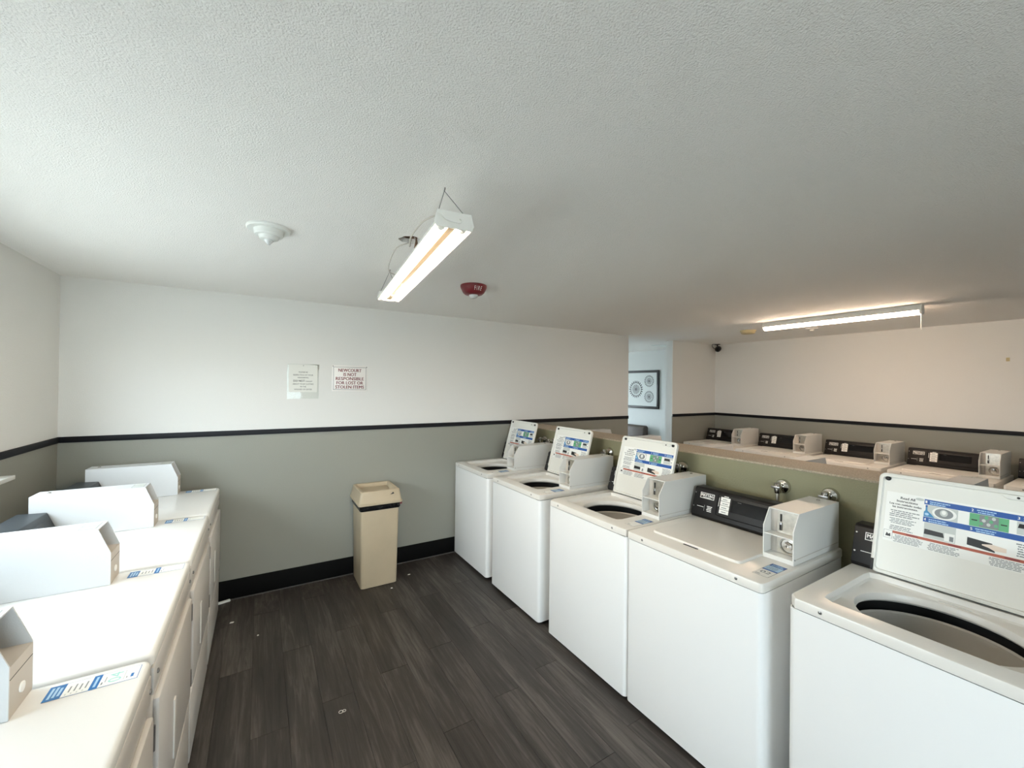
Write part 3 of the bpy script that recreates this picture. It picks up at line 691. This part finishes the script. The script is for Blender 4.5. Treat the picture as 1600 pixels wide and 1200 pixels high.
# ---------------------------------------------------------------- water valves on the half wall
def make_valve():
    v = empty('water_valve')
    g = G(); g.lathe([(0.040, 0.0), (0.040, -0.004), (0.034, -0.016), (0.020, -0.022), (0.016, -0.024)], (0, 0, 0), 'x', 'chrome', 28); g.build('escutcheon', v)
    g = G(); g.lathe([(0.013, -0.02), (0.013, -0.07)], (0, 0, 0), 'x', 'chrome', 16); g.lathe([(0.016, -0.03), (0.018, -0.01), (0.018, 0.022), (0.012, 0.028), (0, 0.028)], (-0.062, 0, 0), 'z', 'chrome', 16); g.build('valve_body', v)
    g = G(); g.lathe([(0.006, -0.062), (0.006, -0.085)], (0, 0, 0.004), 'x', 'chrome', 10); g.box(-0.090, -0.083, -0.022, 0.022, -0.002, 0.010, 'screw', bev=0.002); g.build('handle', v)
    g = G(); g.tube([(-0.062, 0, -0.028), (-0.062, 0, -0.08), (-0.058, 0, -0.16), (-0.045, 0, -0.28), (-0.035, 0, -0.40)], 0.009, 'steel', soft=3); g.build('hose', v)
    return v
v0 = make_valve()
vl = [(0.943, 'chrome water valve behind the coin box of the closed washer'), (1.167, 'chrome water valve above the control panel of the closed washer'),
      (1.80, 'chrome water valve right of the open lid of the third washer'),
      (2.50, 'chrome water valve behind the coin box of the second washer from the back wall'),
      (3.27, 'chrome water valve right of the open lid of the washer against the back wall'), (3.42, 'chrome water valve hidden mostly by the lid of the washer against the back wall')]
for i, (y, lab) in enumerate(vl):
    o = v0 if i == 0 else copy_tree(v0); o.location = (PX0, y, 1.146); tag(o, lab, 'valve', 'water valves on the half wall')

# ---------------------------------------------------------------- rubbish bin
def make_bin():
    b = empty('trash_can', (0.871, 3.682, 0)); hx, hy = 0.148, 0.163
    def loft(g, rings, m, capb=True, capt=True):
        n = len(rings[0]); vs = [p for r in rings for p in r]
        fs = [(j*n+i, j*n+(i+1) % n, (j+1)*n+(i+1) % n, (j+1)*n+i) for j in range(len(rings)-1) for i in range(n)]
        if capb: fs.append(tuple(range(n))[::-1])
        if capt: fs.append(tuple(range((len(rings)-1)*n, len(rings)*n)))
        g.add(vs, fs, m)
    def R(d, z, r=0.02, e=0.0): return [(p[0], p[1], z) for p in rrect(-hx-d, hx+d, -hy-d, hy+d, r)]
    g = G(); loft(g, [R(-0.006, 0.0), R(0, 0.004), R(0.004, 0.3), R(0.010, 0.685)], 'beige'); g.build('body', b)
    g = G(); loft(g, [R(0.014, 0.642), R(0.020, 0.655), R(0.018, 0.672), R(0.024, 0.692)], 'bag', False, False)
    o_ = g.build('liner', b); 
    g = G()
    # lid: skirt, sloping sides, open top frame with a well and a swing flap
    rg = [R(0.030, 0.688), R(0.033, 0.692), R(0.033, 0.706), R(0.028, 0.709), R(0.012, 0.796), R(0.006, 0.801)]
    inn = [[(p[0], p[1], z) for p in rrect(-hx+0.012+d, hx-0.012-d, -hy+0.022+d, hy-0.022-d, 0.006)] for d, z in ((0, 0.801), (0.002, 0.798), (0.012, 0.742))]
    loft(g, rg+inn, 'beige', False, False); ld = g.build('lid', b)
    g = G(); g.box(-hx+0.028, hx-0.028, -hy+0.040, hy-0.040, 0.748, 0.756, 'beige', bev=0.002, X=Matrix.Translation((0, 0, 0.752)) @ Matrix.Rotation(math.radians(8), 4, 'X') @ Matrix.Translation((0, 0, -0.752))); g.build('flap', ld)
    g = G(); g.box(-hx+0.020, hx-0.020, -hy+0.032, hy-0.032, 0.712, 0.716, 'black'); g.build('bin_interior', ld)
    g = G(); g.poly = None; g.prism([(0.075, -0.04), (0.11, -0.035), (0.10, -0.02), (0.092, -0.028)], 0.0, 0.0008, 'z', 'pblack', X=basis((0, -hy-0.0145, 0.801), (1, 0, 0), (0, 0.18, 0.98))); g.build('logo_mark', ld)
    g = G(); g.box(hx+0.004, hx+0.034, -hy-0.012, -hy+0.004, 0.668, 0.688, 'maroon', bev=0.004); g.build('liner_tie', b)
    tag(b, 'slim beige plastic bin with black liner against the back wall', 'bin')
make_bin()

# ---------------------------------------------------------------- notices on the back wall
s = empty('paper_notice', (0.306, YB, 1.708)); s['label'] = 'paper notice in clear film asking to be respectful of neighbours'; s['category'] = 'notice'
g = G(); g.box(-0.120, 0.120, -0.0012, -0.0002, -0.146, 0.146, 'film'); g.build('sleeve', s, smooth=0)
P = Print()
P.rect(-0.108, 0.108, -0.090, 0.140, 'sheet', 1)
for t_, w_, v_, h_ in (('PLEASE BE', 0.068, 0.072, 0.0115), ('RESPECTFUL OF YOUR', 0.150, 0.048, 0.0115), ('NEIGHBORS.', 0.084, 0.026, 0.0115), ('ABOUT YOUR CLOTHES', 0.158, -0.028, 0.0115), ('IN THE', 0.044, -0.050, 0.0115), ('WASHER OR DRYER', 0.134, -0.073, 0.0115)):
    P.text(t_, -w_/2, w_/2, v_, v_+h_, 'pgrey' if False else 'pblack', 2)
P.text('DO NOT', -0.073, 0.012, -0.004, 0.013, 'pblack', 2, 0.0004); P.text('FORGET', 0.018, 0.070, -0.004, 0.006, 'pblack', 2)
P.build('printed_sheet', basis((0, -0.0012, 0), (1, 0, 0), (0, 0, 1)), s)
g = G(); g.prism([(0.065, 0.146), (0.121, 0.146), (0.121, 0.100), (0.100, 0.122)], -0.006, -0.0014, 'y', 'film', bev=0.001); g.build('curled_corner', s)
g = G(); g.lathe([(0.003, 0), (0.003, -0.004), (0, -0.005)], (0.0, -0.0015, 0.132), 'y', 'pblack', 10); g.build('pin', s)
s = empty('wall_sign', (0.678, YB, 1.740)); tag(s, 'white sign with maroon capitals about lost or stolen items', 'sign')
g = G(); g.box(-0.148, 0.148, -0.0035, 0, -0.114, 0.114, 'sign', bev=0.001); g.build('sign_plate', s)
P = Print(); a_, b_ = 0.138, 0.101
for r_ in ((-a_, a_, b_-0.0035, b_), (-a_, a_, -b_, -b_+0.0035), (-a_, -a_+0.0035, -b_, b_), (a_-0.0035, a_, -b_, b_)): P.rect(*r_, 'pgrey', 1)
for t_, w_, v_ in (('NEWCOURT', 0.192, 0.058), ('IS NOT', 0.108, 0.021), ('RESPONSIBLE', 0.234, -0.016), ('FOR LOST OR', 0.222, -0.053), ('STOLEN ITEMS', 0.240, -0.090)):
    P.text(t_, -w_/2, w_/2, v_, v_+0.028, 'maroon', 2, 0.0011)
P.build('sign_text', basis((0, -0.0035, 0), (1, 0, 0), (0, 0, 1)), s)
for x_, z_ in ((-0.141, 0.106), (0.141, 0.104)):
    g = G(); g.lathe([(0.0042, 0), (0.0042, -0.002), (0, -0.0035)], (x_, -0.0035, z_), 'y', 'pblack', 10); g.build('nail', s)

# ---------------------------------------------------------------- ceiling fittings
def hanging_light():
    ax, ay, bx_, by_ = 0.533, 1.245, 0.660, 2.535; zb = 2.198
    ln = math.hypot(bx_-ax, by_-ay); rz = -math.atan2(bx_-ax, by_-ay)
    f = empty('hanging_fluorescent_light', (ax, ay, zb), rz)
    tag(f, 'lit two-tube shop light hanging on wires from the ceiling', 'ceiling light')
    hw = 0.066
    g = G()     # reflector: open below
    pr = [(-hw, 0.004), (-hw, 0.012), (-0.040, 0.040), (-0.036, 0.052), (0.036, 0.052), (0.040, 0.040), (hw, 0.012), (hw, 0.004), (hw-0.003, 0.004), (hw-0.004, 0.011), (0.037, 0.036), (-0.037, 0.036), (-hw+0.004, 0.011), (-hw+0.003, 0.004)]
    g.prism(pr, 0.004, ln-0.004, 'y', 'fixture'); g.build('reflector', f, smooth=0)
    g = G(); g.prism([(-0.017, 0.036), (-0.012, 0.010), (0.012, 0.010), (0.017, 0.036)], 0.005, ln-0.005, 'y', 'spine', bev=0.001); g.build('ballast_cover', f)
    for y0 in (-0.002, ln-0.003):
        g = G(); g.prism([(-hw+0.006, 0.0), (-hw-0.002, 0.016), (-hw+0.008, 0.054), (hw-0.008, 0.054), (hw+0.002, 0.016), (hw-0.006, 0.0)], y0, y0+0.005, 'y', 'fixture'); g.build('end_plate', f, smooth=0)
    for x in (-0.036, 0.036):
        g = G(); g.lathe([(0.013, 0.03), (0.013, ln-0.03)], (x, 0, 0.012), 'y', 'tube1', 14); t_ = g.build('lit_tube', f)
        for y in (0.008, ln-0.033):
            g = G(); g.lathe([(0.0135, y), (0.0135, y+0.025)], (x, 0, 0.012), 'y', 'pwhite', 14); g.build('tube_cap', t_)
    dz = ZC-zb
    for y, dy in ((0.02, 0.10), (ln-0.02, -0.005)):
        g = G(); hk = (0.0, y+dy, dz-0.012)
        g.tube([(-0.05, y, 0.050), hk], 0.0012, 'wire', 6); g.tube([(0.05, y, 0.050), hk], 0.0012, 'wire', 6)
        g.tube([hk, (0.002, y+dy, dz-0.004), (0.002, y+dy, dz)], 0.0025, 'screw', 6); g.build('hanger_wire', f)
    g = G(); g.tube([(-hw+0.012, -0.004, 0.046), (-0.03, -0.012, 0.022), (0.01, -0.014, 0.016), (0.022, -0.012, 0.024), (0.016, -0.008, 0.032)], 0.0022, 'fixture', 6, soft=4); g.build('cord_loop', f)
    M_ = (Matrix.Translation((ax, ay, zb)) @ Matrix.Rotation(rz, 4, 'Z')).inverted()
    hole = M_ @ Vector((HX, HY, ZC+0.018))
    def L(*pts): return [hole]+[Vector(p) for p in pts]
    g = G(); g.tube(L(M_ @ Vector((HX, HY, ZC-0.01)), (-0.055, 0.74, 0.15), (-hw-0.012, 0.80, 0.09), (-hw-0.006, 0.83, 0.055), (-0.04, 0.86, 0.052)), 0.0028, 'cord', 8, soft=5); g.build('supply_cord', f)
    g = G(); g.tube([(-0.04, 0.04, 0.055), (-hw-0.006, 0.12, 0.054), (-hw-0.010, 0.30, 0.060), (-0.05, 0.46, 0.075), hole-Vector((0, 0, 0.04)), hole], 0.0028, 'cord', 8, soft=5); g.build('second_cord', f)
    g = G(); g.tube([hole-Vector((-0.02, 0, 0.0)), hole-Vector((-0.030, 0.004, 0.07)), (0.0, 0.84, 0.02), (0.012, 0.98, -0.008), (-0.010, 1.08, -0.01), (-0.005, 1.16, 0.012)], 0.0030, 'cord', 8, soft=5); g.build('loose_cord', f)
    wn = M_ @ Vector((HX+0.020, HY-0.03, ZC-0.022)); g = G(); g.lathe([(0.011, -0.022), (0.009, -0.01), (0.005, 0.012), (0.002, 0.03)], tuple(wn), 'z', 'cavityrust', 10); g.build('wire_nut', f)
hanging_light()
j = empty('junction_box', (HX, HY, ZC+0.022)); tag(j, 'rusty open junction hole in the ceiling beside the hanging light', 'junction box')
g = G(); g.lathe([(0.046, 0.0), (0.044, 0.0), (0.043, 0.028), (0, 0.028), (0, 0.032), (0.046, 0.032), (0.046, 0.0)], (0, 0, 0), 'z', 'cavityrust', 20, caps=False); g.build('box_wall', j)
g = G(); g.box(-0.004, 0.004, -0.040, 0.040, 0.001, 0.004, 'screw', X=Matrix.Rotation(0.9, 4, 'Z')); g.build('strap', j)
g = G(); g.tube([(-0.02, 0.01, 0.02), (-0.005, -0.015, 0.008), (0.02, -0.01, 0.014), (0.01, 0.02, 0.022)], 0.003, 'black', 6); g.build('house_wires', j)

f = empty('surface_fluorescent_light', (4.52, 1.09, 2.31)); tag(f, 'lit single-tube strip light under the ceiling over the far washers', 'ceiling light')
g = G(); g.prism([(-0.045, 0.026), (-0.030, 0.075), (0.030, 0.075), (0.045, 0.026)], 0.0, 1.22, 'y', 'fixture', bev=0.003); g.build('housing', f)
g = G(); g.prism([(-0.040, 0.026), (-0.034, 0.006), (-0.018, -0.004), (0.018, -0.004), (0.034, 0.006), (0.040, 0.026)], 0.012, 1.208, 'y', 'tube2', bev=0.002); g.build('lit_diffuser', f)
for y in (0.0, 1.206):
    g = G(); g.prism([(-0.042, 0.027), (-0.036, 0.003), (-0.018, -0.007), (0.018, -0.007), (0.036, 0.003), (0.042, 0.027)], y, y+0.014, 'y', 'fixture', bev=0.003); g.build('end_cap', f)
g = G(); g.tube([(-0.02, 0.004, 0.0), (-0.02, 0.004, -0.13)], 0.004, 'pwhite', 8); g.build('pull_cord', f)

o = empty('fire_alarm', (1.258, 2.585, ZC)); tag(o, 'red round ceiling fire alarm with clear strobe lens', 'fire alarm')
g = G(); g.lathe([(0.092, 0.0), (0.092, -0.012), (0.088, -0.022), (0.074, -0.050), (0.060, -0.062), (0.030, -0.066), (0, -0.066)], (0, 0, 0), 'z', 'fire', 36); g.build('housing', o)
g = G(); g.lathe([(0.032, -0.064), (0.032, -0.072), (0.022, -0.084), (0.010, -0.088), (0, -0.088)], (0, 0, 0), 'z', 'strobe', 20); g.build('strobe_lens', o)
g = G(); vs, fs = text_mesh('F I R E')
a0 = math.atan2(-2.585, -1.258)      # side turned to the room's entrance end
pv = []
for v in vs:
    a = a0+0.08+v.x*0.62; h = -0.020-0.026*(1-v.y); r = 0.0902-max(0, abs(h)-0.022)*0.5
    pv.append((r*math.cos(a), r*math.sin(a), h))
g.add(pv, fs, 'pwhite'); g.build('alarm_lettering', o, smooth=0)
o = empty('smoke_detector', (0.022, 2.150, ZC)); tag(o, 'white stepped round smoke detector on the ceiling', 'smoke detector')
g = G(); g.lathe([(0.088, 0.0), (0.088, -0.008), (0.084, -0.012), (0, -0.012)], (0, 0, 0), 'z', 'plastic', 36); g.build('base_plate', o)
g = G(); g.lathe([(0.060, -0.012), (0.058, -0.032), (0.054, -0.036), (0.042, -0.038), (0.038, -0.050), (0.034, -0.053), (0.018, -0.055), (0, -0.055)], (0, 0, 0), 'z', 'plastic', 32); g.build('housing', o)
g = G(); g.lathe([(0.018, -0.054), (0.018, -0.060), (0.005, -0.076), (0, -0.078)], (0, 0, 0), 'z', 'strobe', 14); g.build('sensor', o)
o = empty('heat_detector', (4.93, 2.70, ZC)); tag(o, 'yellowed round detector on the ceiling left of the strip light', 'detector')
g = G(); g.lathe([(0.085, 0.0), (0.085, -0.012), (0, -0.012)], (0, 0, 0), 'z', 'yellowed', 28); g.build('base_plate', o)
g = G(); g.lathe([(0.078, -0.012), (0.074, -0.032), (0.062, -0.040), (0, -0.040)], (0, 0, 0), 'z', 'yellowed', 28); g.build('housing', o)
o = empty('round_ceiling_cover', (5.30, 2.19, ZC)); tag(o, 'small pale round cover on the ceiling behind the strip light', 'ceiling cover')
g = G(); g.lathe([(0.060, 0.0), (0.055, -0.008), (0.025, -0.014), (0.018, -0.030), (0, -0.032)], (0, 0, 0), 'z', 'ceiling', 24); g.build('cover', o)
o = empty('ceiling_vent', (5.55, 4.42, ZC)); tag(o, 'flat white ceiling vent seen through the doorway', 'vent')
g = G(); g.box(-0.14, 0.14, -0.10, 0.10, -0.008, 0, 'plastic', bev=0.002); g.build('vent_frame', o)
for k in range(6):
    g = G(); g.box(-0.12, 0.12, -0.08+0.03*k, -0.062+0.03*k, -0.012, -0.008, 'plastic'); g.build('slat', o, smooth=0)

o = empty('security_camera', (6.06, 3.79, ZC)); tag(o, 'small black security camera under the ceiling in the far corner', 'camera')
g = G(); g.lathe([(0.040, 0), (0.040, -0.008), (0.012, -0.012), (0.009, -0.04), (0, -0.04)], (0, 0, 0), 'z', 'black', 18); g.build('mount', o)
Xc = Matrix.Translation((-0.01, -0.02, -0.075)) @ Matrix.Rotation(math.radians(200), 4, 'Z') @ Matrix.Rotation(math.radians(18), 4, 'Y')
g = G(); g.lathe([(0.0, -0.055), (0.030, -0.055), (0.040, -0.03), (0.042, 0.03), (0.034, 0.05), (0.0, 0.05)], (0, 0, 0), 'x', 'black', 20, X=Xc); g.build('camera_body', o)
g = G(); g.lathe([(0.024, 0.05), (0.024, 0.056), (0.014, 0.058), (0, 0.058)], (0, 0, 0), 'x', 'screen', 16, X=Xc); g.build('lens', o)
g = G(); g.tube([(-0.02, 0, -0.004), (-0.075, 0.03, -0.006), (-0.082, 0.03, -0.04), (-0.06, 0.01, -0.07), (-0.03, -0.01, -0.075)], 0.004, 'black', 6, soft=4); g.build('camera_cable', o)

# ---------------------------------------------------------------- seen through the doorway
o = empty('framed_picture', (XR, 5.47, 1.665)); tag(o, 'black framed print of three dark flower medallions on the pale blue wall', 'picture')
hw_, hh_, fw_ = 0.53, 0.355, 0.045
g = G()
g.box(-0.03, -0.001, -hw_, hw_, hh_-fw_, hh_, 'frame', bev=0.003); g.box(-0.03, -0.001, -hw_, hw_, -hh_, -hh_+fw_, 'frame', bev=0.003)
g.box(-0.03, -0.001, -hw_, -hw_+fw_, -hh_+fw_, hh_-fw_, 'frame', bev=0.003); g.box(-0.03, -0.001, hw_-fw_, hw_, -hh_+fw_, hh_-fw_, 'frame', bev=0.003); g.build('frame', o)
P = Print(); P.lift = 0.0008
P.rect(-hw_+fw_, hw_-fw_, -hh_+fw_, hh_-fw_, 'paper', 1)
def medallion(cu, cv, R_, n, double):
    for i in range(n):
        a = 2*math.pi*i/n; d = Vector((math.cos(a), math.sin(a))); p = Vector((-d.y, d.x))
        def quad(r0, r1, w0, w1): P.poly([tuple(Vector((cu, cv))+d*r0+p*w0), tuple(Vector((cu, cv))+d*r0-p*w0), tuple(Vector((cu, cv))+d*r1-p*w1), tuple(Vector((cu, cv))+d*r1+p*w1)], 'pblack', 2)
        quad(0.10*R_, 0.58*R_, 0.012*R_, 0.045*R_); quad(0.70*R_, 0.80*R_, 0.07*R_, 0.10*R_) if double else None
        quad(0.80*R_, R_, 0.09*R_, 0.05*R_)
        if not double: quad(0.68*R_, 0.80*R_, 0.03*R_, 0.09*R_)
    P.ell(cu, cv, 0.15*R_, 0.15*R_, 'pblack', 2.5, 16)
medallion(-0.005, 0.0, 0.165, 22, True); medallion(0.305, 0.155, 0.112, 20, False); medallion(0.305, -0.135, 0.112, 20, False)
medallion(-0.30, 0.155, 0.112, 20, False); medallion(-0.30, -0.135, 0.112, 20, False)
P.build('print', basis((-0.012, 0, 0), (0, -1, 0), (0, 0, 1)), o)
o = empty('armchair', (5.72, 5.52, 0)); tag(o, 'dark brown upholstered chair under the framed picture beyond the doorway', 'chair')
g = G(); g.box(-0.36, 0.20, -0.34, 0.34, 0.28, 0.46, 'brown', bev=0.04, seg=3); g.build('seat', o)
g = G(); g.prism([(0.17, 0.40), (0.22, 0.96), (0.25, 1.0), (0.33, 1.0), (0.36, 0.96), (0.34, 0.26), (0.2, 0.26)], -0.40, 0.40, 'y', 'brown', bev=0.02); g.build('backrest', o)
for y in (-0.40, 0.30):
    g = G(); g.box(-0.34, 0.2, y, y+0.10, 0.26, 0.64, 'brown', bev=0.03, seg=3); g.build('armrest', o)
for x in (-0.30, 0.28):
    for y in (-0.34, 0.34):
        g = G(); g.lathe([(0.018, 0), (0.026, 0.27)], (x, y, 0), 'z', 'woodleg', 12); g.build('leg', o)

# ---------------------------------------------------------------- small things on the floor
def scrap(name, x, y, pts, label, m='debris', th=0.003):
    g = G(); g.prism(pts, 0.0, th, 'z', m); o = g.build(name, None, (x, y, 0.0001), smooth=0); tag(o, label, 'scrap'); return o
scrap('paper_scrap', -0.151, 3.495, [(-0.012, -0.006), (0.010, -0.008), (0.014, 0.004), (-0.006, 0.008)], 'white paper scrap on the floor just beside the farthest dryer')
scrap('paper_scrap', 0.008, 3.23, [(-0.006, -0.006), (0.006, -0.004), (0.004, 0.006), (-0.005, 0.005)], 'tiny white scrap in the middle of the floor, left of the bin')
scrap('paper_scrap', 0.951, 3.43, [(-0.008, -0.005), (0.008, -0.006), (0.007, 0.006), (-0.006, 0.007)], 'small white scrap on the floor in front of the bin')
scrap('paper_scrap', 1.150, 3.60, [(-0.012, -0.004), (0.010, -0.006), (0.012, 0.003), (-0.008, 0.006)], 'pale scrap on the floor right of the bin')
g = G()
for cx, r in ((0.0, 0.010), (0.016, 0.008)):
    g.tube([(cx+r*math.cos(2*math.pi*k/14), r*math.sin(2*math.pi*k/14), 0.002) for k in range(15)], 0.0012, 'debris', 6)
tag(g.build('plastic_tie', None, (0.375, 2.26, 0.0)), 'clear twisted plastic loop on the open floor near us', 'scrap')
g = G(); g.box(-0.15, 0.10, -0.011, 0.011, 0, 0.016, 'sillwhite', bev=0.004, X=Matrix.Rotation(math.radians(14), 4, 'Z'))
tag(g.build('plastic_strip', None, (-0.275, 3.825, 0.0)), 'short white plastic strip on the floor between the farthest dryer and the baseboard', 'strip')

o = empty('wall_hook', (XR, 0.884, 2.005)); tag(o, 'tiny tan hook high on the right wall above the far washers', 'hook')
g = G(); g.box(-0.004, 0, -0.012, 0.012, -0.018, 0.018, 'yellowed', bev=0.001); g.build('plate', o)
g = G(); g.tube([(-0.003, 0, -0.004), (-0.02, 0.004, -0.008), (-0.026, 0.006, 0.006)], 0.004, 'yellowed', 8); g.build('prong', o)
